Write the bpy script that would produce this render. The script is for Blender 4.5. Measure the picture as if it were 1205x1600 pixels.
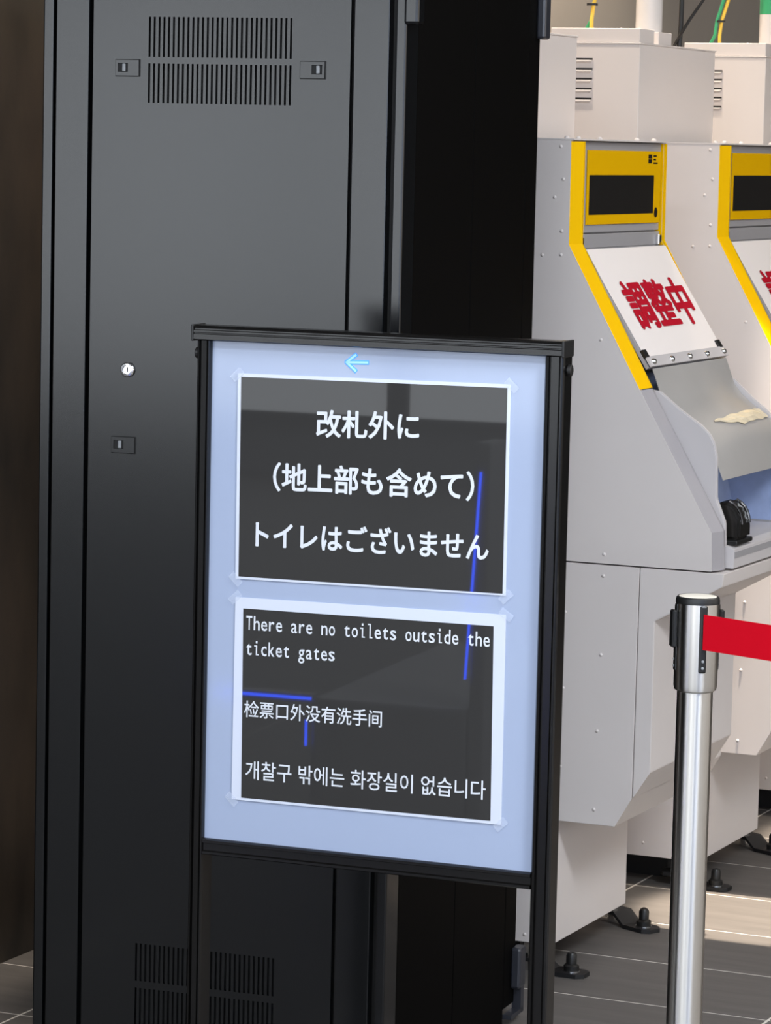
import bpy, bmesh, math, random
from mathutils import Vector, Matrix
random.seed(7)
for o in list(bpy.data.objects): bpy.data.objects.remove(o)
scene = bpy.context.scene
C = scene.collection
R = math.radians

# ------------------------------------------------------------------ camera
cd = bpy.data.cameras.new('camera'); cam = bpy.data.objects.new('camera', cd); C.objects.link(cam)
cd.sensor_fit = 'VERTICAL'; cd.sensor_height = 24.0; cd.lens = 5230.0/1600.0*24.0; cd.clip_start = 0.05
_r, _u, _b = (0.91102, 0.411741, 0.02261), (-0.065429, 0.090199, 0.993772), (0.407138, -0.906826, 0.109113)
cam.matrix_world = Matrix(((_r[0], _u[0], _b[0], 0), (_r[1], _u[1], _b[1], 0), (_r[2], _u[2], _b[2], 1.6), (0, 0, 0, 1)))
scene.camera = cam

# ------------------------------------------------------------------ world, exposure, added hall fill lamps, downlights
vs = scene.view_settings
vs.view_transform = 'Standard'; vs.look = 'None'; vs.exposure = 0.0; vs.gamma = 1.0; vs.use_curve_mapping = False
w = bpy.data.worlds.new('world'); scene.world = w; w.use_nodes = True
w.node_tree.nodes['Background'].inputs[0].default_value = (0.8, 0.85, 1.0, 1)
w.node_tree.nodes['Background'].inputs[1].default_value = 0.3
CEIL = 3.2
def area(name, loc, sx, sy, power, col, rot=(0, 0, 0), spread=180):
    l = bpy.data.lights.new(name, 'AREA'); l.shape = 'RECTANGLE'; l.size = sx; l.size_y = sy
    l.energy = power; l.color = col; l.spread = R(spread)
    o = bpy.data.objects.new(name, l); o.location = loc; o.rotation_euler = rot; C.objects.link(o); return o
WARM, COOL = (1.0, 0.86, 0.70), (0.86, 0.92, 1.0)
HALL_FILL = [(-1.5, 2.6), (0.3, 3.6), (-1.5, -0.8), (1.4, -0.8), (-5.0, 1.0), (-5.0, -2.5), (-0.7, 6.7), (1.6, 9.4)]  # unseen ceiling lamps added to brighten the sign and machines
FILL_P = [62, 165, 50, 120, 45, 45, 16, 30]
for (x, y), p in zip(HALL_FILL, FILL_P):
    area('hall_fill_lamp', (x, y, CEIL-0.06), 1.2, 0.6, p, COOL if y < 5 else (1, .93, .85))
def spot(name, loc, tgt, power, col, size=70, blend=0.6, rad=0.06):
    l = bpy.data.lights.new(name, 'SPOT'); l.energy = power; l.color = col; l.spot_size = R(size); l.spot_blend = blend; l.shadow_soft_size = rad
    o = bpy.data.objects.new(name, l); o.location = loc
    o.rotation_euler = (Vector(tgt)-Vector(loc)).to_track_quat('-Z', 'Y').to_euler(); C.objects.link(o)
DOWN = [(-2.95, 6.45), (-2.95, 7.32), (-2.95, 8.19)]
POOL = [(-2.08, 6.66), (-2.08, 7.53)]
for x, y in POOL: spot('pool_lamp', (x, y, CEIL-0.05), (x, y, 0), 1650, WARM, 11.5, 0.45, 0.03)
for x, y in DOWN:
    spot('downlight_lamp', (x, y, CEIL-0.05), (x+0.35, y, 0), 112, WARM, 100, 0.7)

# ------------------------------------------------------------------ materials
MATS = {}
def mat(name, col, rough=0.5, metal=0.0, noise=0.0, nscale=8.0, bump=0.0, bscale=200.0, emit=None, estr=1.0, stretch=(1, 1, 1), spec=0.5, col2=None, coat=0.0):
    m = bpy.data.materials.new(name); m.use_nodes = True; nt = m.node_tree; b = nt.nodes['Principled BSDF']
    b.inputs['Base Color'].default_value = (*col, 1); b.inputs['Roughness'].default_value = rough
    b.inputs['Metallic'].default_value = metal; b.inputs['Specular IOR Level'].default_value = spec
    b.inputs['Coat Weight'].default_value = coat; b.inputs['Coat Roughness'].default_value = 0.05
    if noise or bump:
        tc = nt.nodes.new('ShaderNodeTexCoord'); mp = nt.nodes.new('ShaderNodeMapping'); mp.inputs['Scale'].default_value = stretch
        nt.links.new(tc.outputs['Object'], mp.inputs[0])
    if noise:
        n = nt.nodes.new('ShaderNodeTexNoise'); n.inputs['Scale'].default_value = nscale; n.inputs['Detail'].default_value = 6; n.inputs['Roughness'].default_value = 0.6
        nt.links.new(mp.outputs[0], n.inputs['Vector'])
        rp = nt.nodes.new('ShaderNodeValToRGB'); rp.color_ramp.elements[0].position = 0.3; rp.color_ramp.elements[1].position = 0.7
        c2 = col2 or tuple(min(1, c*(1+noise)) for c in col)
        rp.color_ramp.elements[0].color = (*[c*(1-noise) for c in col], 1); rp.color_ramp.elements[1].color = (*c2, 1)
        nt.links.new(n.outputs['Fac'], rp.inputs[0]); nt.links.new(rp.outputs[0], b.inputs['Base Color'])
    if bump:
        n2 = nt.nodes.new('ShaderNodeTexNoise'); n2.inputs['Scale'].default_value = bscale; n2.inputs['Detail'].default_value = 2
        nt.links.new(mp.outputs[0], n2.inputs['Vector'])
        bp = nt.nodes.new('ShaderNodeBump'); bp.inputs['Strength'].default_value = bump; bp.inputs['Distance'].default_value = 0.001
        nt.links.new(n2.outputs['Fac'], bp.inputs['Height']); nt.links.new(bp.outputs[0], b.inputs['Normal'])
    if emit:
        b.inputs['Emission Color'].default_value = (*emit, 1); b.inputs['Emission Strength'].default_value = estr
    MATS[name] = m; return m
mat('rack_paint', (0.002, 0.0024, 0.003), 0.165, spec=0.55, noise=0.15, nscale=5, bump=0.015, bscale=900)
mat('rack_dark', (0.004, 0.004, 0.004), 0.7)
mat('rack_side', (0.0013, 0.0012, 0.0012), 0.6, spec=0.04, bump=0.03, bscale=900)
mat('rack_bracket', (0.02, 0.022, 0.03), 0.35, spec=0.8)
mat('chrome', (0.75, 0.75, 0.75), 0.18, metal=1.0)
_st = mat('steel', (0.72, 0.70, 0.67), 0.30, metal=1.0).node_tree.nodes['Principled BSDF']; _st.inputs['Anisotropic'].default_value = 0.95; _st.inputs['Anisotropic Rotation'].default_value = 0.25
mat('slider_grey', (0.22, 0.23, 0.24), 0.4)
mat('frame_black', (0.0035, 0.0032, 0.003), 0.22, spec=0.5)
mat('cap_black', (0.008, 0.008, 0.008), 0.4)
mat('panel_white', (0.335, 0.395, 0.535), 0.08, spec=0.4)
mat('paper_white', (0.60, 0.64, 0.74), 0.15)
mat('print_black', (0.034, 0.033, 0.032), 0.015, spec=0.30)
mat('letter_white', (0.64, 0.665, 0.71), 0.4)
mat('arrow_blue', (0.05, 0.30, 0.85), 0.4, emit=(0.10, 0.36, 1.0), estr=0.45)
mat('arrow_core', (0.25, 0.5, 0.8), 0.4, emit=(0.35, 0.65, 1.0), estr=0.45)
mat('machine_white', (0.66, 0.61, 0.585), 0.42, noise=0.02, nscale=3, bump=0.03, bscale=700)
mat('machine_grey', (0.33, 0.32, 0.33), 0.42)
mat('machine_cheek', (0.55, 0.52, 0.52), 0.4)
mat('trim_grey', (0.31, 0.295, 0.31), 0.4)
mat('machine_yellow', (0.82, 0.47, 0.0), 0.5, spec=0.05)
mat('yellow_panel', (0.68, 0.38, 0.0), 0.5, spec=0.05)
mat('screen_black', (0.012, 0.011, 0.010), 0.22)
mat('plinth_black', (0.008, 0.008, 0.009), 0.5)
mat('notice_paper', (0.86, 0.80, 0.77), 0.5)
mat('notice_red', (0.44, 0.005, 0.020), 0.6, spec=0.1)
mat('vinyl_grey', (0.38, 0.365, 0.35), 0.33, noise=0.05, nscale=4)
mat('recess_blue', (0.34, 0.42, 0.64), 0.2, noise=0.25, nscale=6)  # mottled blue for the recess panel and liner
mat('tape_cream', (0.70, 0.62, 0.46), 0.25)
mat('pvc_white', (0.60, 0.57, 0.555), 0.3)
mat('wire_green', (0.03, 0.30, 0.13), 0.45)
mat('wire_yellow', (0.80, 0.52, 0.06), 0.45)
mat('wire_black', (0.012, 0.012, 0.012), 0.5)
mat('belt_red', (0.52, 0.001, 0.011), 0.7, spec=0.1, bump=0.2, bscale=1500)
mat('cap_sheen', (0.75, 0.70, 0.60), 0.35)  # cream reflection on the cap top, put into its colour
mat('wall_warm', (0.44, 0.395, 0.345), 0.6, noise=0.04, nscale=3)
mat('wall_brown', (0.020, 0.016, 0.013), 0.36, noise=0.5, nscale=2.2, col2=(0.085, 0.06, 0.04), stretch=(1, 2.0, 0.8), spec=0.6)
mat('wall_hall', (0.45, 0.45, 0.46), 0.7)
mat('wall_dark', (0.03, 0.03, 0.03), 0.7)
mat('ceiling_paint', (0.35, 0.35, 0.35), 0.8)
mat('grout', (0.72, 0.67, 0.61), 0.8)
mat('tile', (0.125, 0.115, 0.107), 0.55, spec=0.2, noise=0.16, nscale=5, stretch=(0.6, 5, 1))
mat('lamp_white', (0.8, 0.8, 0.8), 0.5)
mat('diffuser', (0.9, 0.9, 0.9), 0.5, emit=(1, 0.97, 0.92), estr=2.0)
mat('back_fill_glow', (0.8, 0.85, 0.9), 0.3, emit=(0.90, 0.95, 1.0), estr=3.7)  # added glow mirrored by the black cabinet front
mat('warm_fill_glow', (0.8, 0.8, 0.8), 0.3, emit=(1.0, 0.93, 0.85), estr=1.2)  # added warm glow that lights the machine fronts
mat('blue_fill_glow', (0.6, 0.7, 0.9), 0.3, emit=(0.42, 0.58, 1.0), estr=1.1)  # added blue glow for the stripe on the steel post
mat('led_blue', (0.02, 0.05, 0.9), 0.4, emit=(0.02, 0.08, 1.0), estr=34.0)
mat('gate_grey', (0.30, 0.30, 0.31), 0.4)
def brick_floor():
    m = mat('tile_far', (0.115, 0.106, 0.099), 0.55, spec=0.2); nt = m.node_tree; b = nt.nodes['Principled BSDF']
    tc = nt.nodes.new('ShaderNodeTexCoord'); mp = nt.nodes.new('ShaderNodeMapping'); mp.inputs['Location'].default_value = (3.048, -6.162, 0)
    br = nt.nodes.new('ShaderNodeTexBrick'); br.offset = 0; br.inputs['Scale'].default_value = 1
    br.inputs['Brick Width'].default_value = 0.613; br.inputs['Row Height'].default_value = 0.3195; br.inputs['Mortar Size'].default_value = 0.0022
    br.inputs['Color1'].default_value = (0.115, 0.106, 0.099, 1); br.inputs['Color2'].default_value = (0.11, 0.101, 0.095, 1); br.inputs['Mortar'].default_value = (0.72, 0.67, 0.61, 1)
    nt.links.new(tc.outputs['Object'], mp.inputs[0]); nt.links.new(mp.outputs[0], br.inputs['Vector']); nt.links.new(br.outputs[0], b.inputs['Base Color'])
brick_floor()
def clear_tape():
    m = bpy.data.materials.new('clear_tape'); m.use_nodes = True; nt = m.node_tree; nt.nodes.clear()
    out = nt.nodes.new('ShaderNodeOutputMaterial'); mx = nt.nodes.new('ShaderNodeMixShader'); tr = nt.nodes.new('ShaderNodeBsdfTransparent'); p = nt.nodes.new('ShaderNodeBsdfPrincipled')
    p.inputs['Base Color'].default_value = (0.75, 0.82, 0.95, 1); p.inputs['Roughness'].default_value = 0.12; mx.inputs[0].default_value = 0.16
    nt.links.new(tr.outputs[0], mx.inputs[1]); nt.links.new(p.outputs[0], mx.inputs[2]); nt.links.new(mx.outputs[0], out.inputs[0]); MATS['clear_tape'] = m
clear_tape()

# ------------------------------------------------------------------ helpers
def nb(): return bmesh.new()
def bx(bm, x0, x1, y0, y1, z0, z1, bev=0.0, seg=2):
    vs_ = [bm.verts.new((x, y, z)) for z in (z0, z1) for y in (y0, y1) for x in (x0, x1)]
    fs = [bm.faces.new([vs_[i] for i in f]) for f in ((0, 2, 3, 1), (4, 5, 7, 6), (0, 1, 5, 4), (2, 6, 7, 3), (0, 4, 6, 2), (1, 3, 7, 5))]
    if bev > 0:
        es = {e for f in fs for e in f.edges}
        bmesh.ops.bevel(bm, geom=list(es), offset=bev, segments=seg, affect='EDGES', profile=0.5)
    return bm
def prism(bm, pts, axis, a, b, bev=0.0):
    """polygon extruded along an axis; pts are the two remaining coordinates in order (x,y,z without axis)"""
    def P(p, t):
        return {'x': (t, p[0], p[1]), 'y': (p[0], t, p[1]), 'z': (p[0], p[1], t)}[axis]
    A = [bm.verts.new(P(p, a)) for p in pts]; B = [bm.verts.new(P(p, b)) for p in pts]
    n = len(pts); fs = [bm.faces.new(A), bm.faces.new(B[::-1])]
    for i in range(n): fs.append(bm.faces.new((A[i], B[i], B[(i+1) % n], A[(i+1) % n])))
    bmesh.ops.recalc_face_normals(bm, faces=fs)
    if bev > 0:
        es = {e for f in fs for e in f.edges}
        bmesh.ops.bevel(bm, geom=list(es), offset=bev, segments=2, affect='EDGES')
    return bm
def lathe(bm, prof, seg=32, loc=(0, 0, 0), cap=True):
    rings = []
    for r, z in prof:
        rings.append([bm.verts.new((loc[0]+r*math.cos(2*math.pi*i/seg), loc[1]+r*math.sin(2*math.pi*i/seg), loc[2]+z)) for i in range(seg)])
    for a, b in zip(rings, rings[1:]):
        for i in range(seg): bm.faces.new((a[i], a[(i+1) % seg], b[(i+1) % seg], b[i]))
    if cap: bm.faces.new(rings[0][::-1]); bm.faces.new(rings[-1])
    return bm
def tube(bm, pts, r, seg=10):
    pts = [Vector(p) for p in pts]; rings = []
    for i, p in enumerate(pts):
        d = (pts[min(i+1, len(pts)-1)]-pts[max(i-1, 0)]).normalized()
        s = d.cross(Vector((0.3, 1, 0.05))).normalized(); t = d.cross(s)
        rings.append([bm.verts.new(p+r*(math.cos(2*math.pi*k/seg)*s+math.sin(2*math.pi*k/seg)*t)) for k in range(seg)])
    for a, b in zip(rings, rings[1:]):
        for i in range(seg): bm.faces.new((a[i], a[(i+1) % seg], b[(i+1) % seg], b[i]))
    bm.faces.new(rings[0][::-1]); bm.faces.new(rings[-1]); return bm
def sheet(bm, rows, th, nrm):
    """grid of points given a thickness along nrm (vector)"""
    n = Vector(nrm)*th
    F = [[bm.verts.new(p) for p in r] for r in rows]; G = [[bm.verts.new(Vector(p)-n) for p in r] for r in rows]
    R_, K = len(rows), len(rows[0]); fs = []
    for i in range(R_-1):
        for j in range(K-1):
            fs.append(bm.faces.new((F[i][j], F[i][j+1], F[i+1][j+1], F[i+1][j]))); fs.append(bm.faces.new((G[i][j], G[i+1][j], G[i+1][j+1], G[i][j+1])))
    for i in range(R_-1):
        fs.append(bm.faces.new((F[i][0], F[i+1][0], G[i+1][0], G[i][0]))); fs.append(bm.faces.new((F[i][-1], G[i][-1], G[i+1][-1], F[i+1][-1])))
    for j in range(K-1):
        fs.append(bm.faces.new((F[0][j], G[0][j], G[0][j+1], F[0][j+1]))); fs.append(bm.faces.new((F[-1][j], F[-1][j+1], G[-1][j+1], G[-1][j])))
    bmesh.ops.recalc_face_normals(bm, faces=fs); return bm
def obj(name, bm, m, parent=None, smooth=False):
    me = bpy.data.meshes.new(name)
    bmesh.ops.recalc_face_normals(bm, faces=bm.faces[:])
    bm.to_mesh(me); bm.free(); me.materials.append(MATS[m])
    o = bpy.data.objects.new(name, me); C.objects.link(o)
    if smooth:
        me.polygons.foreach_set('use_smooth', [True]*len(me.polygons)); me.set_sharp_from_angle(angle=R(35))
    if parent: o.parent = parent
    return o
def tag(o, label, cat, group=None):
    o['label'] = label; o['category'] = cat
    if group: o['group'] = group
    return o
def thing(name, label, cat, loc=(0, 0, 0), rz=0.0, group=None):
    o = bpy.data.objects.new(name, None); o.empty_display_size = 0.1; C.objects.link(o); o.location = loc; o.rotation_euler = (0, 0, rz)
    return tag(o, label, cat, group)
def struct(name, bm, m, parent=None):
    o = obj(name, bm, m, parent)
    if not parent: o['kind'] = 'structure'
    return o
def dup(root, loc, label, group=None):
    r = root.copy(); C.objects.link(r); r.location = loc; r['label'] = label
    if group: r['group'] = group
    for ch in list(root.children):
        c = ch.copy(); C.objects.link(c); c.parent = r
        for g in list(ch.children):
            d = g.copy(); C.objects.link(d); d.parent = c
    return r
_dg = None
def glyphs(s, bold=0.0, spacing=1.0, res=3, vb=1.0):
    """lettering as a flat mesh: list of (verts, faces) with its own bounding box"""
    cu = bpy.data.curves.new('lettering_curve', 'FONT'); cu.body = s; cu.resolution_u = res; cu.space_character = spacing; cu.fill_mode = 'FRONT'
    o = bpy.data.objects.new('lettering_tmp', cu); C.objects.link(o)
    dg = bpy.context.evaluated_depsgraph_get(); me = bpy.data.meshes.new_from_object(o.evaluated_get(dg))
    V = [v.co.copy() for v in me.vertices]; F = [list(p.vertices) for p in me.polygons]
    bpy.data.objects.remove(o); bpy.data.curves.remove(cu); bpy.data.meshes.remove(me)
    if bold:
        V0, F0 = V, F; V, F = [], []
        for q_, (dx, dy) in enumerate([(0, 0)]+[(math.cos(k*math.pi/4)*bold, math.sin(k*math.pi/4)*bold*vb) for k in range(8)]):
            k0 = len(V); V += [Vector((v.x+dx, v.y+dy, q_*3e-5)) for v in V0]; F += [[i+k0 for i in f] for f in F0]
    return V, F
def bbox(V):
    return min(v.x for v in V), max(v.x for v in V), min(v.y for v in V), max(v.y for v in V)
def mesh_from(name, V, F, m, parent):
    me = bpy.data.meshes.new(name); me.from_pydata([tuple(v) for v in V], [], F); me.materials.append(MATS[m]); me.update()
    o = bpy.data.objects.new(name, me); C.objects.link(o); o.parent = parent; return o

# ------------------------------------------------------------------ setting
X0, YA, YB, XE, XW = -3.284, -6.0, 13.0, 4.0, -9.0
WR = 4.55                                              # where the wall behind the rack turns away
floor = struct('floor', bx(nb(), XW, XE, YA, YB, -0.12, -0.0008), 'grout')
JX = [X0]+[-3.048+0.613*k for k in range(0, 8)]; JY = [6.162+0.3195*k for k in range(-6, 11)]
G = 0.0028; tile_me = {}
for i in range(len(JX)-1):
    for j in range(len(JY)-1):
        wx, wy = JX[i+1]-JX[i]-2*G, JY[j+1]-JY[j]-2*G
        key = round(wx, 4)
        if key not in tile_me:
            t = obj('tile', bx(nb(), -wx/2, wx/2, -wy/2, wy/2, -0.009, 0.0, 0.0005, 1), 'tile', floor); tile_me[key] = t.data
        else:
            t = bpy.data.objects.new('tile', tile_me[key]); C.objects.link(t); t.parent = floor
        t.location = ((JX[i]+JX[i+1])/2, (JY[j]+JY[j+1])/2, 0)
XT, YT0, YT1 = JX[-1], JY[0], JY[-1]
for a in ((XW, XE, YA, YT0), (XW, XE, YT1, YB), (XT, XE, YT0, YT1), (XW, X0, YT0, YT1)):
    obj('paving', bx(nb(), a[0]+G, a[1]-G, a[2]+G, a[3]-G, -0.009, 0.0), 'tile_far', floor)
struct('ceiling', bx(nb(), XW, XE, YA, YB, CEIL, CEIL+0.1), 'ceiling_paint')
wl = struct('wall_left', bx(nb(), X0-0.15, X0, WR, YB, 0, CEIL), 'wall_warm')
obj('cladding', bx(nb(), X0, X0+0.008, WR, 6.3, 0.0, CEIL), 'wall_brown', wl)
struct('wall_return', bx(nb(), XW, X0-0.15, WR, WR+0.15, 0, CEIL), 'wall_hall')
struct('wall_west', bx(nb(), XW-0.15, XW, YA, WR+.15, 0, CEIL), 'wall_hall')
struct('wall_right', bx(nb(), XE, XE+0.15, YA, YB, 0, CEIL), 'wall_dark')
struct('wall_far', bx(nb(), X0-0.15, XE+0.15, YB, YB+0.15, 0, CEIL), 'wall_dark')
struct('wall_back', bx(nb(), XW-0.15, XE+0.15, YA-0.15, YA, 0, CEIL), 'wall_hall')
n = 0
for k in range(8):                                     # unseen glowing panes added behind the camera for reflections in cabinet and post
    n += 1; x0 = XW+0.3+k*1.6
    wn = struct('window_%d' % n, bx(nb(), x0, x0+1.5, YA, YA+0.03, 0.30, 2.9), 'back_fill_glow')
    f = nb(); bx(f, x0-0.05, x0, YA, YA+0.08, 0.25, 2.95); bx(f, x0+1.5, x0+1.55, YA, YA+0.08, 0.25, 2.95); bx(f, x0, x0+1.5, YA, YA+0.08, 0.25, 0.30); bx(f, x0, x0+1.5, YA, YA+0.08, 2.9, 2.95)
    obj('window_frame', f, 'wall_dark', wn)
for k in range(-4, 6):                                 # unseen glowing panes added on the right: warm for machine fronts, blue for post
    n += 1; y0 = 1.0+k*1.7
    wn = struct('window_%d' % n, bx(nb(), XE-0.03, XE, y0, y0+1.6, 0.40, 2.9), 'warm_fill_glow' if k >= 0 else 'blue_fill_glow')
    f = nb(); bx(f, XE-0.08, XE, y0-0.05, y0, 0.35, 2.95); bx(f, XE-0.08, XE, y0+1.6, y0+1.65, 0.35, 2.95); bx(f, XE-0.08, XE, y0, y0+1.6, 0.35, 0.40); bx(f, XE-0.08, XE, y0, y0+1.6, 2.9, 2.95)
    obj('window_frame', f, 'wall_dark', wn)
for i, (x, y) in enumerate(HALL_FILL):  # housings for the added fill lamps
    t = thing('ceiling_fill', 'white ceiling light panel added out of view to brighten the scene', 'ceiling light', (x, y, CEIL), 0, 'added hall fill lights')
    f = nb()
    for a in ((-.66, -.6, -.36, .36), (.6, .66, -.36, .36), (-.6, .6, -.36, -.3), (-.6, .6, .3, .36)): bx(f, a[0], a[1], a[2], a[3], -0.04, 0)
    obj('frame', f, 'lamp_white', t); obj('diffuser', bx(nb(), -.6, .6, -.3, .3, -0.02, 0), 'diffuser', t)
for x, y in DOWN+POOL:
    t = thing('downlight', 'small round ceiling downlight above the ticket machines', 'downlight', (x, y, CEIL), 0, 'downlights above the machines')
    obj('ring', lathe(nb(), [(0.085, -0.012), (0.085, 0.0), (0.07, 0.0), (0.07, -0.012)], 24, cap=False), 'lamp_white', t)

# ------------------------------------------------------------------ rack cabinet
cab = thing('equipment_cabinet', 'tall black metal equipment cabinet with slotted vents standing behind the lightbox sign', 'cabinet', (-2.818, 4.852, 0), R(4.458))
CH, CDp, CW = 2.05, 0.72, 0.6365
obj('body', bx(nb(), 0.02, CW-0.012, 0.02, 0.652, 0.03, CH-0.02), 'rack_dark', cab)
obj('plinth', bx(nb(), 0.03, CW-0.02, 0.03, 0.64, 0, 0.03), 'rack_dark', cab)
obj('corner_post', bx(nb(), 0.0, 0.0192, 0.0, 0.06, 0, CH, 0.003), 'rack_paint', cab)
obj('frame_strip', bx(nb(), 0.0236, 0.0835, 0.0, 0.03, 0.0, CH, 0.002), 'rack_paint', cab)
obj('frame_strip', bx(nb(), 0.5475, 0.6083, 0.0, 0.03, 0.0, CH, 0.002), 'rack_paint', cab)
obj('corner_post', bx(nb(), 0.6185, CW, 0.0, 0.06, 0, CH, 0.003), 'rack_paint', cab)
obj('top_cover', bx(nb(), 0.0, CW, 0.0, CDp, CH, CH+0.02, 0.003), 'rack_paint', cab)
obj('side_panel', bx(nb(), CW-0.012, CW-0.001, 0.061, 0.3575, 0.0, CH-0.001, 0.0015), 'rack_side', cab)
obj('side_panel', bx(nb(), CW-0.012, CW-0.001, 0.3600, 0.6518, 0.0, CH-0.001, 0.0015), 'rack_side', cab)
obj('side_panel', bx(nb(), 0.001, 0.012, 0.061, 0.6518, 0.0, CH-0.001, 0.0015), 'rack_side', cab)
obj('rear_door', bx(nb(), 0.003, CW-0.001, 0.6535, CDp, 0.033, CH-0.001, 0.002), 'rack_side', cab)
# front door with real slots
def slotted(x0, x1, z0, z1, rows, nslot, sx0, sx1, sw, y0, y1):
    p = (sx1-sx0-sw)/(nslot-1); xs = [x0]
    for i in range(nslot): xs += [sx0+i*p, sx0+i*p+sw]
    xs.append(x1); zs = [z0]
    for a, b in sorted(rows): zs += [a, b]
    zs.append(z1); bm = nb()
    hole = lambda i, j: i % 2 == 1 and j % 2 == 1
    F = [[bm.verts.new((x, y0, z)) for z in zs] for x in xs]; B = [[bm.verts.new((x, y1, z)) for z in zs] for x in xs]
    nx, nz = len(xs)-1, len(zs)-1
    for i in range(nx):
        for j in range(nz):
            a, b, c, d = (i, j), (i+1, j), (i+1, j+1), (i, j+1)
            if hole(i, j):
                for p_, q_ in ((a, b), (b, c), (c, d), (d, a)): bm.faces.new((F[p_[0]][p_[1]], F[q_[0]][q_[1]], B[q_[0]][q_[1]], B[p_[0]][p_[1]]))
            else:
                bm.faces.new([F[k[0]][k[1]] for k in (a, b, c, d)]); bm.faces.new([B[k[0]][k[1]] for k in (d, c, b, a)])
    for i in range(nx):
        for j in (0, nz): bm.faces.new((F[i][j], F[i+1][j], B[i+1][j], B[i][j]))
    for j in range(nz):
        for i in (0, nx): bm.faces.new((F[i][j], F[i][j+1], B[i][j+1], B[i][j]))
    return bm
door = obj('door', slotted(0.0916, 0.5426, 0.012, CH-0.003, [(1.7334, 1.7985), (1.6590, 1.7230), (0.1914, 0.2556), (0.1150, 0.1793)], 30, 0.1905, 0.4420, 0.0037, 0.0, 0.004), 'rack_paint', cab)
obj('inner_baffle', bx(nb(), 0.095, 0.54, 0.012, 0.016, 0.02, CH-0.02), 'rack_dark', cab)
def latch(x0, x1, z0, z1, flip):
    L = nb(); w_ = 0.004
    f = bpy.data.objects.new('latch', None)
    b = nb(); hx0, hx1 = (x0+0.004, x0+0.022) if not flip else (x1-0.022, x1-0.004); hz0, hz1 = z0+0.006, z1-0.005
    for a in ((x0, hx0, z0, z1), (hx1, x1, z0, z1), (hx0, hx1, z0, hz0), (hx0, hx1, hz1, z1)): bx(b, a[0], a[1], -0.0035, 0.001, a[2], a[3])
    lt = obj('latch', b, 'rack_paint', cab)
    obj('recess', bx(nb(), hx0, hx1, -0.0012, 0.0005, hz0, hz1), 'rack_dark', lt)
    m_ = (hx0+hx1)/2
    obj('slider', bx(nb(), m_-0.001, m_+0.0045, -0.005, -0.001, hz0+0.001, hz1-0.001, 0.001, 1), 'slider_grey', lt)
    obj('rim', bx(nb(), x0-0.0015, x1+0.0015, -0.0015, 0.0008, z0-0.0015, z1+0.0015, 0.0006, 1), 'rack_dark', lt)
latch(0.1335, 0.1748, 1.7025, 1.7280, False); latch(0.4583, 0.5000, 1.7031, 1.7291, True); latch(0.1351, 0.1767, 1.0826, 1.1081, False)
def disc_y(bm, x, z, prof, seg=24):                    # lathe about the y axis
    rings = [[bm.verts.new((x+r*math.cos(2*math.pi*i/seg), y, z+r*math.sin(2*math.pi*i/seg))) for i in range(seg)] for r, y in prof]
    for a, b in zip(rings, rings[1:]):
        for i in range(seg): bm.faces.new((a[i], a[(i+1) % seg], b[(i+1) % seg], b[i]))
    bm.faces.new(rings[0]); bm.faces.new(rings[-1][::-1]); return bm
lk = obj('lock', disc_y(nb(), 0.1620, 1.2203, [(0.0122, 0.0), (0.0122, -0.004), (0.0105, -0.006), (0.0075, -0.0065), (0.0072, -0.0035)]), 'chrome', cab, True)
obj('keyhole', bx(nb(), 0.1612, 0.1630, -0.0045, -0.0030, 1.2165, 1.2245), 'rack_dark', lk)
def bracket(y0, y1, z0, z1, out, m):
    b = nb(); bx(b, CW-0.004, CW+out, y0, y1, z0, z1, 0.005, 2); return obj('hinge', b, m, cab)
bracket(-0.004, 0.030, 1.790, 1.96, 0.021, 'rack_paint')
bracket(0.700, 0.735, 1.793, 1.96, 0.014, 'rack_bracket')
h = bracket(0.698, 0.735, 0.062, 0.139, 0.016, 'rack_bracket')
b = nb(); bx(b, CW-0.004, CW+0.013, 0.716, 0.735, 0.018, 0.062); bx(b, CW-0.004, CW+0.013, 0.66, 0.735, 0.014, 0.022); obj('hinge_plate', b, 'rack_bracket', h)

# ------------------------------------------------------------------ sign stand
sg = thing('sign_stand', 'black framed freestanding lightbox sign with pale blue panel and left arrow', 'sign', (-2.0403, 4.5206, 0), R(2.6614))
obj('panel', bx(nb(), -0.2800, 0.2600, 0.0, 0.006, 0.530, 1.302), 'panel_white', sg)
obj('back_panel', bx(nb(), -0.2800, 0.2600, 0.012, 0.018, 0.530, 1.302), 'frame_black', sg)
# top bar: ribbed extrusion with end caps
zt, zb = 1.3222, 1.2995
pr = [(-0.010, zb), (-0.014, zb+0.002), (-0.014, zb+0.0095), (-0.0125, zb+0.0105), (-0.0125, zb+0.0115), (-0.014, zb+0.0125), (-0.014, zb+0.0155), (-0.0115, zb+0.0165), (-0.0115, zb+0.0185), (-0.014, zb+0.0195), (-0.012, zt-0.001), (-0.008, zt), (0.026, zt), (0.030, zt-0.004), (0.030, zb)]
tb_ = obj('top_bar', prism(nb(), pr, 'x', -0.3035, 0.2845), 'frame_black', sg)
for s in (-0.3065, 0.2845): obj('end_cap', bx(nb(), s, s+0.004, -0.0155, 0.0315, zb-0.001, zt+0.0012, 0.0015), 'cap_black', tb_)
def post(x0, x1):
    w_ = x1-x0
    p = [(x0, 0.028), (x0, -0.004), (x0+0.003, -0.009), (x0+0.24*w_, -0.010), (x0+0.26*w_, -0.004), (x0+0.40*w_, -0.004), (x0+0.42*w_, -0.010), (x0+0.78*w_, -0.011), (x0+0.80*w_, -0.007), (x0+0.88*w_, -0.007), (x0+0.9*w_, -0.010), (x1-0.001, -0.009), (x1, -0.004), (x1, 0.028)]
    return obj('post', prism(nb(), p, 'z', 0.02, zb), 'frame_black', sg)
post(-0.3000, -0.2765); post(0.2565, 0.2868)
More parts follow.
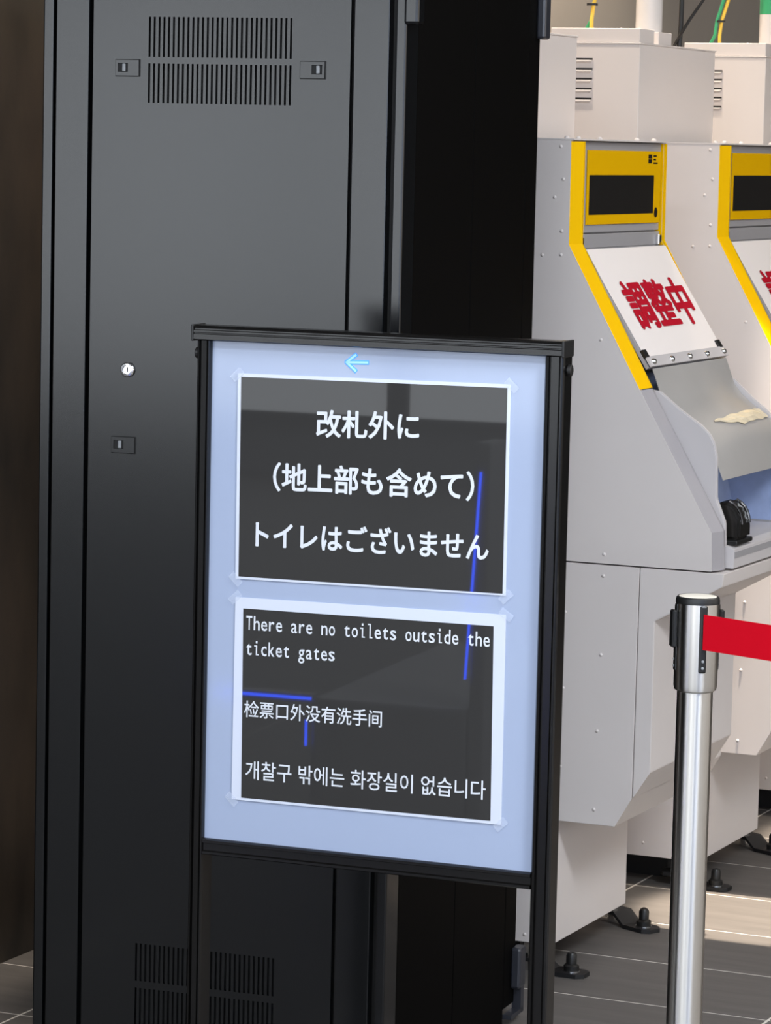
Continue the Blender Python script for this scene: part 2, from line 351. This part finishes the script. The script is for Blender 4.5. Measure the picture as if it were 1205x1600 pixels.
zr0, zr1 = 0.5098, 0.5350
pr = [(0.028, zr0), (-0.006, zr0), (-0.010, zr0+0.002), (-0.010, zr0+0.0055), (-0.005, zr0+0.007), (-0.005, zr0+0.0175), (-0.009, zr0+0.019), (-0.009, zr1-0.002), (-0.004, zr1), (0.028, zr1)]
obj('bottom_rail', prism(nb(), pr, 'x', -0.2765, 0.2565), 'frame_black', sg)
for s, x in ((1, 0.2868), (-1, -0.3000)):
    k = nb(); kk = [(0.0045, 0.0), (0.0045, 0.0015), (0.0085, 0.002), (0.0085, 0.0065), (0.006, 0.0075)]
    rings = [[k.verts.new((x+s*d, 0.008+r*math.cos(2*math.pi*i/16), 1.2795+r*math.sin(2*math.pi*i/16))) for i in range(16)] for r, d in kk]
    for a, b2 in zip(rings, rings[1:]):
        for i in range(16): k.faces.new((a[i], a[(i+1) % 16], b2[(i+1) % 16], b2[i]))
    k.faces.new(rings[-1]); obj('knob', k, 'cap_black', sg)
    obj('foot', bx(nb(), (x-0.024 if s > 0 else x-0.002), (x+0.002 if s > 0 else x+0.024), -0.22, 0.24, 0, 0.022, 0.004), 'frame_black', sg)
def arrow(g, y, m):
    cx0, cx1, cz, hx, hz = -0.0582-g, -0.0225+g, 0.0, 0.0165, 0.0135
    t = 0.0022+g; z0 = 1.2763
    b = nb()
    def bar(p, q):
        d = Vector((q[0]-p[0], 0, q[1]-p[1])).normalized(); nn = Vector((-d.z, 0, d.x))*t; e = d*t*0.7
        P_ = [Vector((p[0], y, p[1]))-e+nn, Vector((q[0], y, q[1]))+e+nn, Vector((q[0], y, q[1]))+e-nn, Vector((p[0], y, p[1]))-e-nn]
        A = [b.verts.new(v) for v in P_]; B_ = [b.verts.new(v+Vector((0, 0.0012, 0))) for v in P_]
        b.faces.new(A); b.faces.new(B_[::-1])
        for i in range(4): b.faces.new((A[i], B_[i], B_[(i+1) % 4], A[(i+1) % 4]))
    xt, xr = -0.0570, -0.0235
    bar((xt, z0), (xr, z0+0.001)); bar((xt, z0), (xt+0.0145, z0+0.0115)); bar((xt, z0), (xt+0.0145, z0-0.0120))
    return obj('arrow', b, m, sg)
ar = arrow(0.0010, -0.0006, 'arrow_blue'); arrow(-0.0006, -0.0010, 'arrow_core').parent = ar

# ------------------------------------------------------------------ notices on the sign
SM = Matrix.Translation((-2.0403, 4.5206, 0)) @ Matrix.Rotation(R(2.6614), 4, 'Z')
def quad(q, y0, y1, div=1):
    b = nb(); A = [b.verts.new((u, y0, z)) for u, z in q]; B_ = [b.verts.new((u, y1, z)) for u, z in q]
    b.faces.new(A); b.faces.new(B_[::-1])
    for i in range(4): b.faces.new((A[i], B_[i], B_[(i+1) % 4], A[(i+1) % 4]))
    return b
def line_fit(parent, V, F, u0, u1, z0, z1, shear, y, m='letter_white'):
    a, b, c, d = bbox(V); out = []
    for v in V:
        s = (v.x-a)/(b-a); t = (v.y-c)/(d-c); out.append((u0+s*(u1-u0), y-v.z, z0+t*(z1-z0)+shear*(s-0.5)))
    return mesh_from('lettering', out, F, m, parent)
def notice(name, label, outer, black):
    t = thing(name, label, 'notice'); t.matrix_world = SM
    obj('sheet', quad(outer, -0.0016, -0.0003), 'paper_white', t)
    obj('print_area', quad(black, -0.0019, -0.0015), 'print_black', t)
    return t
n1 = notice('notice', 'upper taped notice, black with three lines of bold Japanese lettering', [(-0.2333, 1.2520), (0.2036, 1.2556), (0.2043, 0.9440), (-0.2316, 0.9395)], [(-0.2278, 1.2469), (0.1984, 1.2502), (0.1993, 0.9467), (-0.2264, 0.9433)])
n2 = notice('notice', 'lower taped notice, black with English, Chinese and Korean lettering', [(-0.2310, 0.9112), (0.2055, 0.9158), (0.2067, 0.6015), (-0.2315, 0.5990)], [(-0.2174, 0.8948), (0.1866, 0.8975), (0.1897, 0.6060), (-0.2153, 0.6030)])
YL = -0.0023
V, F = glyphs('改札外に', 0.022); line_fit(n1, V, F, -0.1034, 0.0622, 1.1636, 1.2056, 0.004, YL)
V, F = glyphs('（地上部も含めて）', 0.022); line_fit(n1, V, F, -0.1721, 0.1510, 1.0785, 1.1230, 0.004, YL)
V, F = glyphs('トイレはございません', 0.022); line_fit(n1, V, F, -0.1992, 0.1762, 0.9925, 1.0335, 0.004, YL)
# English line: fixed-pitch letters, i and l drawn with slabs
def mono(parent, s, u0, adv, base, cap, y, slope):
    V, F = [], []
    H_ = glyphs('H')[0]; hb = bbox(H_); sc = cap/(hb[3]-hb[2]); stem = 0.0021
    def rect(x0, x1, z0, z1):
        k = len(V); V.extend([(x0, y, z0), (x1, y, z0), (x1, y, z1), (x0, y, z1)]); F.append([k, k+1, k+2, k+3])
    for i, ch in enumerate(s):
        if ch == ' ': continue
        cx = u0+adv*(i+0.5); zb_ = base+slope*(cx-u0)
        if ch in 'il':
            top = zb_+cap*(0.72 if ch == 'i' else 1.03)
            rect(cx-stem/2, cx+stem/2, zb_, top); rect(cx-0.0038, cx-stem/2, top-0.0019, top)
            rect(cx+stem/2, cx+0.0040, zb_, zb_+0.0019)
            if ch == 'i': rect(cx-stem*0.65, cx+stem*0.65, zb_+cap*0.86, zb_+cap*1.03)
            continue
        v, f = glyphs(ch, 0.008); a, b, c, d = bbox(v); ww = adv*(0.80 if ch not in 'rct' else 0.72); k = len(V)
        for p in v: V.append((cx-ww/2+(p.x-a)/(b-a)*ww, y-p.z, zb_+p.y*sc))
        F.extend([[q+k for q in g] for g in f])
    mesh_from('lettering', V, F, 'letter_white', parent)
mono(n2, 'There are no toilets outside the', -0.2130, 0.012365, 0.8630, 0.0210, YL, 0.009)
mono(n2, 'ticket gates', -0.2126, 0.012365, 0.8245, 0.0210, YL, 0.009)
V, F = glyphs('检票口外没有洗手间', 0.008); line_fit(n2, V, F, -0.2126, 0.0132, 0.7297, 0.7555, 0.003, YL)
V, F = glyphs('개찰구 밖에는 화장실이 없습니다', 0.006); line_fit(n2, V, F, -0.2086, 0.1812, 0.6345, 0.6635, 0.004, YL)
def tapes(t, pts):
    for u, z, a in pts:
        b = nb(); c, s = math.cos(a), math.sin(a); q = []
        for dx, dz in ((-0.011, -0.006), (0.011, -0.006), (0.011, 0.006), (-0.011, 0.006)): q.append((u+dx*c-dz*s, z+dx*s+dz*c))
        obj('tape', quad(q, -0.0026, -0.0022), 'clear_tape', t)
tapes(n1, [(-0.234, 1.250, 0.75), (0.205, 1.254, -0.75), (0.205, 0.9425, 0.75), (-0.231, 0.9385, -0.75)])
tapes(n2, [(-0.231, 0.911, 0.75), (0.206, 0.916, -0.6), (0.206, 0.602, 0.75), (-0.231, 0.599, -0.75)])

# ------------------------------------------------------------------ ticket machines
MX, MY, PITCH = -2.3, 5.934, 0.872
def L(X): return X-MX
YW = 0.533                                              # width of the upper body
FRONT = [(0.0027, 1.616), (0.0035, 1.4198), (0.1551, 1.1510), (0.3062, 0.8903), (0.3089, 0.8175)]
mc = thing('ticket_machine', 'grey and yellow ticket machine nearest to the black cabinet', 'ticket machine', (MX, MY, 0), 0, 'ticket machines')
prof = [(-0.74, 0.8175), (-0.74, 1.616)]+FRONT
for y0, y1 in ((0.0, 0.012), (YW-0.012, YW)): obj('side_panel', prism(nb(), prof, 'y', y0, y1), 'machine_white', mc)
obj('upper_body', prism(nb(), [(-0.735, 0.818), (-0.735, 1.614), (-0.012, 1.614), (-0.012, 1.425), (0.132, 1.20), (0.105, 1.175), (0.180, 0.862), (0.180, 0.818)], 'y', 0.0122, YW-0.0122), 'machine_grey', mc)
obj('top_plate', bx(nb(), -0.745, 0.010, -0.001, YW+0.001, 1.6162, 1.6190), 'machine_white', mc)
# trim: a bevelled rail along the front edge of each side
def trim(pts, near):
    b = nb(); n_ = len(pts); rows = []
    for i, p in enumerate(pts):
        d0 = Vector(pts[i])-Vector(pts[i-1]) if i > 0 else None; d1 = Vector(pts[i+1])-Vector(pts[i]) if i < n_-1 else None
        d = ((d0.normalized() if d0 else Vector((0, 0)))+(d1.normalized() if d1 else Vector((0, 0)))).normalized()
        nn = Vector((-d.y, d.x))
        if nn.x < 0: nn = -nn
        nn.y *= 0.35
        sec = [(0.0, 0.0004), (0.013, 0.034), (0.012, 0.044), (-0.035, 0.056), (-0.035, 0.0125), (-0.002, 0.0125)]
        if not near: sec = [(0.0, 0.0004), (0.004, 0.004), (0.004, 0.0118), (-0.035, 0.0135), (-0.035, 0.0125), (-0.002, 0.0125)]
        rows.append([(p[0]+nn.x*o_, (y if near else YW-y), p[1]+nn.y*o_) for o_, y in sec])
    Vv = [[b.verts.new(p) for p in r] for r in rows]; K = len(rows[0])
    for i in range(n_-1):
        for j in range(K): b.faces.new((Vv[i][j], Vv[i][(j+1) % K], Vv[i+1][(j+1) % K], Vv[i+1][j]))
    b.faces.new(Vv[0]); b.faces.new(Vv[-1][::-1]); return b
for near in (True, False):
    obj('yellow_trim', trim([(0.0027, 1.614), (0.0035, 1.4198), (0.1545, 1.1520)], near), 'machine_yellow', mc)
    obj('grey_trim', trim([(0.1551, 1.1505), (0.3062, 0.8903), (0.3089, 0.8180)], near), 'trim_grey', mc)
# header
hd = obj('header', bx(nb(), -0.011, -0.003, 0.0565, YW-0.0145, 1.4400, 1.6135, 0.001, 1), 'machine_grey', mc)
yp = obj('display_panel', bx(nb(), -0.003, 0.0005, 0.0990, 0.512, 1.4550, 1.5985, 0.0008, 1), 'yellow_panel', hd)
yp.parent = mc
obj('screen', bx(nb(), 0.0005, 0.0012, 0.1075, 0.4710, 1.4745, 1.5505), 'screen_black', yp)
b = nb(); bx(b, 0.0005, 0.0012, 0.436, 0.456, 1.584, 1.592); bx(b, 0.0005, 0.0012, 0.436, 0.456, 1.5745, 1.5825); obj('logo', b, 'screen_black', yp)
b = nb()
for z, w_ in ((1.589, 0.018), (1.582, 0.014), (1.575, 0.024)): bx(b, 0.0005, 0.0010, 0.466, 0.466+w_, z-0.0015, z+0.0015)
obj('logo', b, 'screen_black', yp)
b = nb(); seg = 20; rr = [[b.verts.new((x, 0.4880+0.0095*math.cos(2*math.pi*i/seg), 1.4755+0.0105*math.sin(2*math.pi*i/seg))) for i in range(seg)] for x in (0.0005, 0.0012)]
for i in range(seg): b.faces.new((rr[0][i], rr[0][(i+1) % seg], rr[1][(i+1) % seg], rr[1][i]))
b.faces.new(rr[1]); ic = obj('icon', b, 'screen_black', yp); 
obj('lower_bar', bx(nb(), -0.011, -0.001, 0.0565, YW-0.0145, 1.4100, 1.4372, 0.001, 1), 'machine_grey', mc)
for y in (0.068, YW-0.026): obj('latch_pin', bx(nb(), -0.002, 0.006, y-0.008, y+0.008, 1.410, 1.432, 0.002, 1), 'chrome', mc)
# clamp strip and its bolts, slope direction s, normal nrm
S0, S1 = Vector((0.010, 0, 1.410)), Vector((0.151, 0, 1.1895)); sd = (S1-S0).normalized(); sn = Vector((-sd.z, 0, sd.x))
if sn.x < 0: sn = -sn
def slope_pt(t, y, off=0.0): p = S0+(S1-S0)*t+sn*off; return (p.x, y, p.z)
def strip(name, t0, t1, y0, y1, o0, o1, m, par):
    b = nb(); A = [b.verts.new(slope_pt(t, y, o_)) for o_ in (o0, o1) for t, y in ((t0, y0), (t0, y1), (t1, y1), (t1, y0))]
    for f in ((0, 1, 2, 3), (7, 6, 5, 4), (0, 4, 5, 1), (1, 5, 6, 2), (2, 6, 7, 3), (3, 7, 4, 0)): b.faces.new([A[i] for i in f])
    return obj(name, b, m, par)
strip('slope_panel', 0.0, 1.0, 0.0565, YW-0.0145, -0.006, 0.0, 'machine_grey', mc)
cs = strip('clamp_strip', 0.918, 1.0, 0.060, YW-0.014, 0.0026, 0.006, 'machine_cheek', mc)
SCREW = None
def dome(bm, r, h, axis, at, seg=8):
    ax = Vector(axis).normalized(); s = ax.orthogonal().normalized(); t = ax.cross(s); at = Vector(at); prev = None
    for k in range(3):
        a = k*math.pi/6; rr_ = r*math.cos(a); hh = h*math.sin(a)/math.sin(math.pi/3)
        ring = [bm.verts.new(at+ax*hh+rr_*(math.cos(2*math.pi*i/seg)*s+math.sin(2*math.pi*i/seg)*t)) for i in range(seg)]
        if prev:
            for i in range(seg): bm.faces.new((prev[i], prev[(i+1) % seg], ring[(i+1) % seg], ring[i]))
        prev = ring
    bm.faces.new(prev)
for k in range(5): 
    b = nb(); dome(b, 0.007, 0.006, sn, slope_pt(0.965, 0.082+k*0.104, 0.006)); obj('screw', b, 'chrome', cs, True)
for y in (0.068, YW-0.030): strip('clip', 0.86, 0.925, y-0.010, y+0.010, 0.0, 0.006, 'cap_black', mc)
# grey vinyl flap
FL = [(0.153, 1.1880), (0.160, 1.1700), (0.172, 1.1370), (0.188, 1.1170), (0.2095, 1.0997), (0.2300, 1.0850), (0.2489, 1.0713), (0.2687, 1.0542), (0.2800, 1.0365), (0.2915, 1.0067), (0.3010, 0.9840)]
rows = []
for i, (x, z) in enumerate(FL):
    t = i/(len(FL)-1); rows.append([(x+0.010*math.sin(math.pi*k/10)*math.sin(math.pi*t)+0.002, 0.069+k*(YW-0.069-0.028)/10, z+0.012*math.sin(math.pi*k/10)*math.sin(math.pi*t)) for k in range(11)])
fl = obj('vinyl_flap', sheet(nb(), rows, 0.0012, (0.75, 0, 0.66)), 'vinyl_grey', mc, True)
def flap_pt(i, k): r = rows[i][k]; return Vector(r)
b = nb(); tp = []; NT = 15; rt = random.Random(3)
def flap_uv(u, v):                                      # v along the rows, u across
    i0 = min(int(v), len(rows)-2); k0 = min(int(u), 9); fv, fu = v-i0, u-k0
    a = flap_pt(i0, k0).lerp(flap_pt(i0, k0+1), fu); c = flap_pt(i0+1, k0).lerp(flap_pt(i0+1, k0+1), fu); return a.lerp(c, fv)
for k in range(NT):
    u = 2.2+7.7*k/(NT-1); top = 5.5-0.05*k+rt.uniform(-0.12, 0.12); w_ = min(1.15, 0.12+0.22*k)+rt.uniform(-0.06, 0.06)
    tp.append([tuple(flap_uv(u, top+w_*q)+Vector((1, 0, 1))*(0.0012+rt.uniform(0, 0.0022)*(0.3 if q in (0, 1) else 1))) for q in (0, 0.33, 0.66, 1)])
obj('tape', sheet(b, tp, 0.0005, (0.7, 0, 0.7)), 'tape_cream', fl)
# cheeks beside the recess
ck = [(0.150, 1.150), (0.175, 1.1465), (0.2166, 1.1147), (0.2600, 1.0865), (0.2760, 1.0720), (0.2860, 1.0550), (0.2922, 1.0300), (0.2945, 0.9496), (0.3130, 0.9050), (0.315, 0.86), (0.15, 0.86)]
for y0, y1 in ((0.0565, 0.068), (YW-0.026, YW-0.0145)): obj('cheek', prism(nb(), ck if y0 < 0.2 else [((x-0.15)*0.86+0.15, z) for x, z in ck], 'y', y0, y1, 0.002), 'machine_cheek', mc)
b = nb(); P_ = [(0.108, 1.172), (0.1825, 0.8640)]; bxp = prism(b, [(P_[0][0], P_[0][1]), (P_[1][0], P_[1][1]), (P_[1][0]+0.004, P_[1][1]+0.001), (P_[0][0]+0.004, P_[0][1]+0.001)], 'y', 0.069, YW-0.027)
obj('liner', prism(nb(), [(0.112, 1.155), (0.23, 1.07), (0.258, 1.03), (0.268, 0.95), (0.280, 0.865), (0.187, 0.865)], 'y', YW-0.0285, YW-0.0262), 'recess_blue', mc)
rp = obj('recess_panel', b, 'recess_blue', mc)
obj('seam_line', prism(nb(), [(0.1126, 1.172), (0.1866, 0.865), (0.1873, 0.865), (0.1133, 1.172)], 'y', 0.235, 0.240), 'machine_cheek', rp)
ct = obj('counter', prism(nb(), [(0.1805, 0.8185), (0.1805, 0.8615), (0.315, 0.8615), (0.333, 0.856), (0.333, 0.8185)], 'y', 0.0565, YW-0.0145, 0.001), 'machine_cheek', mc)
obj('slot', bx(nb(), 0.331, 0.3336, 0.060, 0.300, 0.838, 0.850), 'machine_grey', ct)
# black reader with clear guard
rc, rz = 0.300, 0.900
rd = obj('reader', prism(nb(), [(rc+0.0345*math.cos(a), rz+0.042*math.sin(a)) for a in [math.pi*i/10 for i in range(11)]]+[(rc-0.0345, 0.8702), (rc+0.0345, 0.8702)], 'y', 0.082, 0.150, 0.006), 'screen_black', mc, True)
obj('reader_base', bx(nb(), rc-0.036, rc+0.034, 0.070, 0.165, 0.8617, 0.8702, 0.002), 'cap_black', rd)
obj('bracket', bx(nb(), rc-0.055, rc-0.025, 0.066, 0.090, 0.896, 0.914, 0.003), 'cap_black', rd)
for y in (0.094, 0.136):
    obj('guard', prism(nb(), [(rc+r*math.cos(a), rz+(r+0.008)*math.sin(a)) for r, rng in ((0.035, range(0, 6)), (0.0375, range(5, -1, -1))) for a in [math.pi*i/12 for i in rng]]+[(rc+0.034, 0.8702), (rc+0.0335, 0.8702)][:0], 'y', y-0.0025, y+0.0025), 'chrome', rd)
# lower cabinet, door, pedestal
LW = 0.481
obj('lower_cabinet', prism(nb(), [(-0.74, 0.8145), (0.1655, 0.8145), (0.1640, 0.3704), (0.1306, 0.3123), (-0.74, 0.3123)], 'y', 0.0, LW+0.05, 0.0008), 'machine_white', mc)
dr = obj('front_door', prism(nb(), [(0.1668, 0.8145), (0.3335, 0.8145), (0.3300, 0.7893), (0.1990, 0.7147), (0.1995, 0.4247), (0.1655, 0.3704)], 'y', 0.0, LW+0.004, 0.0012), 'machine_white', mc)
obj('pedestal', bx(nb(), -0.70, 0.0085, 0.0, 0.414, 0.066, 0.3118, 0.001, 1), 'machine_white', mc)
obj('plinth', bx(nb(), -0.66, -0.10, 0.11, 0.36, 0.0, 0.0655), 'plinth_black', mc)
def foot(ax, ay, bx_, by, name='foot_bracket'):
    d = Vector((bx_-ax, by-ay, 0)); Ln = d.length; d.normalize(); s = Vector((-d.y, d.x, 0))
    b = nb(); wd = 0.026; rows_ = []
    st_ = [(-0.03, 0.030, 0.6), (-0.02, 0.030, 1), (0.30*Ln, 0.030, 1), (0.62*Ln, 0.0085, 1), (Ln+0.020, 0.0085, 1), (Ln+0.033, 0.0085, 0.55)]
    for t, z, ww in st_: rows_.append([tuple(Vector((ax, ay, z))+d*t+s*wd*ww*e) for e in (-1, 1)])
    fb = obj(name, sheet(b, rows_, 0.008, (0, 0, 1)), 'plinth_black', mc)
    obj('stud', lathe(nb(), [(0.0155, 0.0085), (0.0155, 0.020), (0.0125, 0.0225), (0.0105, 0.0235), (0.0105, 0.040), (0.008, 0.045), (0.003, 0.0475)], 14, (bx_, by, 0)), 'cap_black', fb, True)
    obj('washer', lathe(nb(), [(0.017, 0.0084), (0.017, 0.0105), (0.012, 0.0105)], 14, (bx_, by, 0)), 'chrome', fb)
    obj('levelling_bolt', lathe(nb(), [(0.012, 0.0), (0.012, 0.022), (0.010, 0.0222), (0.010, 0.066)], 6, (ax, ay, 0)), 'chrome', fb)
foot(-0.06, 0.05, 0.0340, 0.046); foot(-0.055, 0.515, 0.0284, 0.474)
# head box on top with louvres, cover box and junction box
BX = L(-2.4833); BW = 0.497
hbx = obj('head_box', bx(nb(), -0.72, BX, 0.0, BW, 1.6192, 1.8255, 0.0012, 1), 'machine_white', mc)
hb_lip = obj('lid', bx(nb(), -0.722, BX+0.002, -0.002, BW+0.002, 1.8255, 1.8290, 0.0006, 1), 'machine_white', hbx)
for k in range(5):
    z = 1.7918-k*0.0212
    lv = nb(); x0, x1 = -0.56, L(-2.590)
    V_ = [(x0, 0.0, z-0.0085), (x1-0.006, 0.0, z-0.0085), (x0, -0.005, z-0.004), (x1-0.004, -0.005, z-0.004), (x0, -0.005, z-0.001), (x1-0.001, -0.004, z-0.001), (x0, 0.0, z-0.001), (x1, 0.0, z-0.001)]
    vv = [lv.verts.new(v) for v in V_]
    for f in ((0, 1, 3, 2), (2, 3, 5, 4), (4, 5, 7, 6), (1, 7, 5, 3), (0, 2, 4, 6), (0, 6, 7, 1)): lv.faces.new([vv[i] for i in f])
    lo = obj('louvre', lv, 'machine_white', hbx)
    obj('louvre_slot', bx(nb(), x0, x1-0.001, -0.0006, 0.0002, z-0.001, z+0.0032), 'plinth_black', hbx)
cb = obj('cover_box', bx(nb(), L(-2.69), BX-0.002, 0.002, 0.092, 1.8290, 1.8590, 0.001, 1), 'machine_white', mc)
obj('junction_box', bx(nb(), L(-2.60), BX-0.002, 0.122, 0.204, 1.8290, 1.8560, 0.001, 1), 'machine_white', mc)
# screw heads
def screws(pts, axis, r, h):
    for x, y, z in pts:
        b = nb(); dome(b, r, h, axis, (x, y, z)); obj('screw', b, 'machine_white', mc, True)
near = [(-2.3178, 1.6040), (-2.3112, 1.5424), (-2.3277, 1.5082), (-2.3120, 1.4447), (-2.3120, 1.4000), (-2.3500, 1.3985), (-2.2262, 1.2423), (-2.2069, 0.8353), (-2.2068, 0.7936), (-2.2829, 0.7188), (-2.2073, 0.6422), (-2.2823, 0.5713), (-2.2104, 0.4946), (-2.2843, 0.4191), (-2.2122, 0.3415), (-2.3474, 0.0811), (-2.46, 0.095), (-2.42, 0.095)]
screws([(L(x), 0.0001, z) for x, z in near], (0, -1, 0), 0.0036, 0.002)
screws([(-0.012, y, 1.6190) for y in (0.015, 0.075, 0.19, 0.40, 0.50)], (0, 0, 1), 0.006, 0.005)
screws([(L(-2.55), 0.06, 1.8590)], (0, 0, 1), 0.004, 0.003)
mc2 = dup(mc, (MX, MY+PITCH, 0), 'grey and yellow ticket machine, second in the row from the black cabinet', 'ticket machines')
mc3 = dup(mc, (MX, MY+2*PITCH, 0), 'grey and yellow ticket machine, third in the row from the black cabinet', 'ticket machines')
# paper notices on the slopes
paper = []
TXT = glyphs('調整中', 0.036, vb=0.75)
ORD = ['nearest to the black cabinet', 'second from the black cabinet', 'third from the black cabinet']
P0, P1 = 0.012, 0.925
pn = thing('paper_notice', 'white sheet with red characters on the ticket machine '+ORD[0], 'notice', (MX, MY, 0), 0, 'notices on the ticket machines')
rows = []
for i in range(9):
    t = i/8; rows.append([slope_pt(P0+(P1-P0)*t, 0.066+k*(YW-0.066-0.018)/6, 0.0016+0.004*math.sin(math.pi*t)*0+0.006*max(0, 0.25-t)) for k in range(7)])
obj('sheet', sheet(nb(), rows, 0.0008, sn), 'notice_paper', pn, True)
V, F = TXT; a, b_, c, d = bbox(V); out = []
for v in V:
    s = (v.x-a)/(b_-a); t = (v.y-c)/(d-c); tt = 0.755-t*0.455
    out.append(slope_pt(P0+(P1-P0)*tt, 0.066+(0.14+0.79*s)*(YW-0.084), 0.0016+0.0012+v.z))
mesh_from('lettering', out, F, 'notice_red', pn)
for k in (1, 2): dup(pn, (MX, MY+k*PITCH, 0), 'white sheet with red characters on the ticket machine '+ORD[k], 'notices on the ticket machines')
# conduit, earth wire and power cable rising from each machine
for k in range(3):
    y = MY+k*PITCH; s = ['nearest to the black cabinet', 'second from the black cabinet', 'third from the black cabinet'][k]
    t = thing('conduit_pipe', 'white plastic conduit pipe rising from the ticket machine '+s, 'pipe', (-2.534, y+0.19, 1.8562), 0, 'conduit pipes')
    obj('pipe', lathe(nb(), [(0.0292, 0.0), (0.0292, 0.078)], 24), 'pvc_white', t, True); obj('band', lathe(nb(), [(0.0294, 0.0785), (0.0294, 0.150)], 24), 'wire_green', t, True)
    obj('pipe', lathe(nb(), [(0.0292, 0.1505), (0.0292, CEIL-1.8562)], 24), 'pvc_white', t, True)
    t = thing('earth_wire', 'green and yellow earth wire rising from the ticket machine '+s, 'wire', (-2.655, y+0.12, 1.83), 0, 'earth wires')
    pts = [(0.0, 0, 0.0), (0.010, 0, 0.05), (0.014, 0, 0.085), (0.028, 0, 0.13), (0.05, 0, 0.2), (0.10, 0, 0.4), (0.12, 0, CEIL-1.83)]
    obj('green_wire', tube(nb(), [(x-0.006*(k != 1)+(-0.018 if i == 0 else 0), yy+(0.006 if k == 1 else -0.008), z) for i, (x, yy, z) in enumerate(pts)], 0.0042), 'wire_green', t, True)
    obj('yellow_wire', tube(nb(), [(x+0.004+(0.012 if i == 0 else 0), yy-0.003, z) for i, (x, yy, z) in enumerate(pts)], 0.0042), 'wire_yellow', t, True)
    obj('cable_tie', lathe(nb(), [(0.0125, 0.082), (0.0125, 0.087)], 12, (0.014, -0.001, 0)), 'wire_black', t)
    t = thing('power_cable', 'pair of black power cables rising from the ticket machine '+s, 'cable', (-2.500, y+0.27, 1.829), 0, 'power cables')
    obj('cable', tube(nb(), [(0.010, 0, 0.0), (0.012, 0, 0.05), (0.013, 0, 0.3), (0.013, 0, CEIL-1.829)], 0.0055), 'wire_black', t, True)
    obj('cable', tube(nb(), [(-0.003, 0, 0.0), (0.006, -0.008, 0.012), (0.035, -0.008, 0.060), (0.065, -0.004, 0.105), (0.12, 0, 0.2), (0.16, 0, 0.4), (0.17, 0, CEIL-1.829)], 0.0035), 'wire_black', t, True)

# ------------------------------------------------------------------ barrier post with red belt
PX, PY = -1.602, 4.715
def make_post(loc, label):
    t = thing('barrier_post', label, 'barrier post', loc, 0, 'belt barrier posts')
    obj('base', lathe(nb(), [(0.135, 0.0), (0.135, 0.012), (0.125, 0.020), (0.06, 0.034), (0.03, 0.040)], 40), 'steel', t, True)
    obj('pole', lathe(nb(), [(0.0270, 0.038), (0.0270, 0.805)], 48), 'steel', t, True)
    hd_ = obj('head', lathe(nb(), [(0.0272, 0.797), (0.0315, 0.800), (0.0328, 0.806), (0.0328, 0.930)], 48), 'steel', t, True)
    obj('rim', lathe(nb(), [(0.0330, 0.9300), (0.0332, 0.934), (0.0320, 0.9390), (0.0300, 0.9405), (0.0285, 0.9395)], 48), 'cap_black', hd_, True)
    obj('cap', lathe(nb(), [(0.0283, 0.936), (0.0283, 0.9402), (0.0270, 0.9406)], 48), 'cap_sheen', hd_, True)
    for k in range(4):
        a = R(-54)+k*math.pi/2; ca, sa = math.cos(a), math.sin(a)
        def rotm(b): bmesh.ops.rotate(b, verts=b.verts, cent=(0, 0, 0), matrix=Matrix.Rotation(a, 3, 'Z')); return b
        b = nb(); bx(b, 0.028, 0.0345, -0.0062, 0.0062, 0.828, 0.930, 0.003, 2); ins = obj('cassette', rotm(b), 'cap_black', hd_)
        for z in (0.836, 0.846):
            b = nb(); dome(b, 0.0024, 0.0012, (1, 0, 0), (0.0345, 0, z)); obj('screw', rotm(b), 'slider_grey', hd_)
        if k in (1, 3):
            b = nb(); bx(b, 0.033, 0.0405, -0.009, 0.009, 0.864, 0.920, 0.002, 1); obj('belt_clip', rotm(b), 'cap_black', hd_)
    return t
make_post((PX, PY, 0), 'brushed steel barrier post holding the red belt beside the lightbox sign')
a = R(-54); st0 = Vector((PX+0.0345*math.cos(a), PY+0.0345*math.sin(a), 0)); dr_ = Vector((0.112, -0.030, 0)).normalized(); en = st0+dr_*1.35
make_post((en.x+0.045, en.y-0.012, 0), 'brushed steel barrier post at the far end of the red belt')
rows = []
for i in range(25):
    t = i/24; p = st0+(en-st0)*t; sag = -0.010*math.sin(math.pi*t); rows.append([(p.x, p.y, z+sag) for z in (0.8640, 0.8900, 0.9170)])
bl = obj('barrier_belt', sheet(nb(), rows, 0.0014, (dr_.y*-1, dr_.x, 0)), 'belt_red'); tag(bl, 'red fabric belt stretched from the steel barrier post', 'belt')

# ------------------------------------------------------------------ fare gate behind the camera (mirrored in the notices)
gt = thing('fare_gate', 'low grey fare gate with blue light strips', 'gate', (-2.80, 1.75, 0))
obj('body', bx(nb(), -0.20, 0.17, -0.55, 0.42, 0, 0.35, 0.01), 'gate_grey', gt)
obj('column', bx(nb(), 0.175, 0.21, 0.30, 0.42, 0, 0.95, 0.005), 'gate_grey', gt)
obj('light_strip', prism(nb(), [(0.163, 0.42), (0.168, 0.42), (0.193, 0.885), (0.188, 0.885)], 'y', 0.421, 0.425), 'led_blue', gt)
obj('light_strip', bx(nb(), -0.212, -0.207, 0.420, 0.424, 0.24, 0.30), 'led_blue', gt)
obj('light_strip', bx(nb(), -0.44, -0.20, 0.415, 0.419, 0.345, 0.351), 'led_blue', gt)
obj('arm', bx(nb(), -0.45, -0.20, 0.38, 0.414, 0.338, 0.356), 'gate_grey', gt)
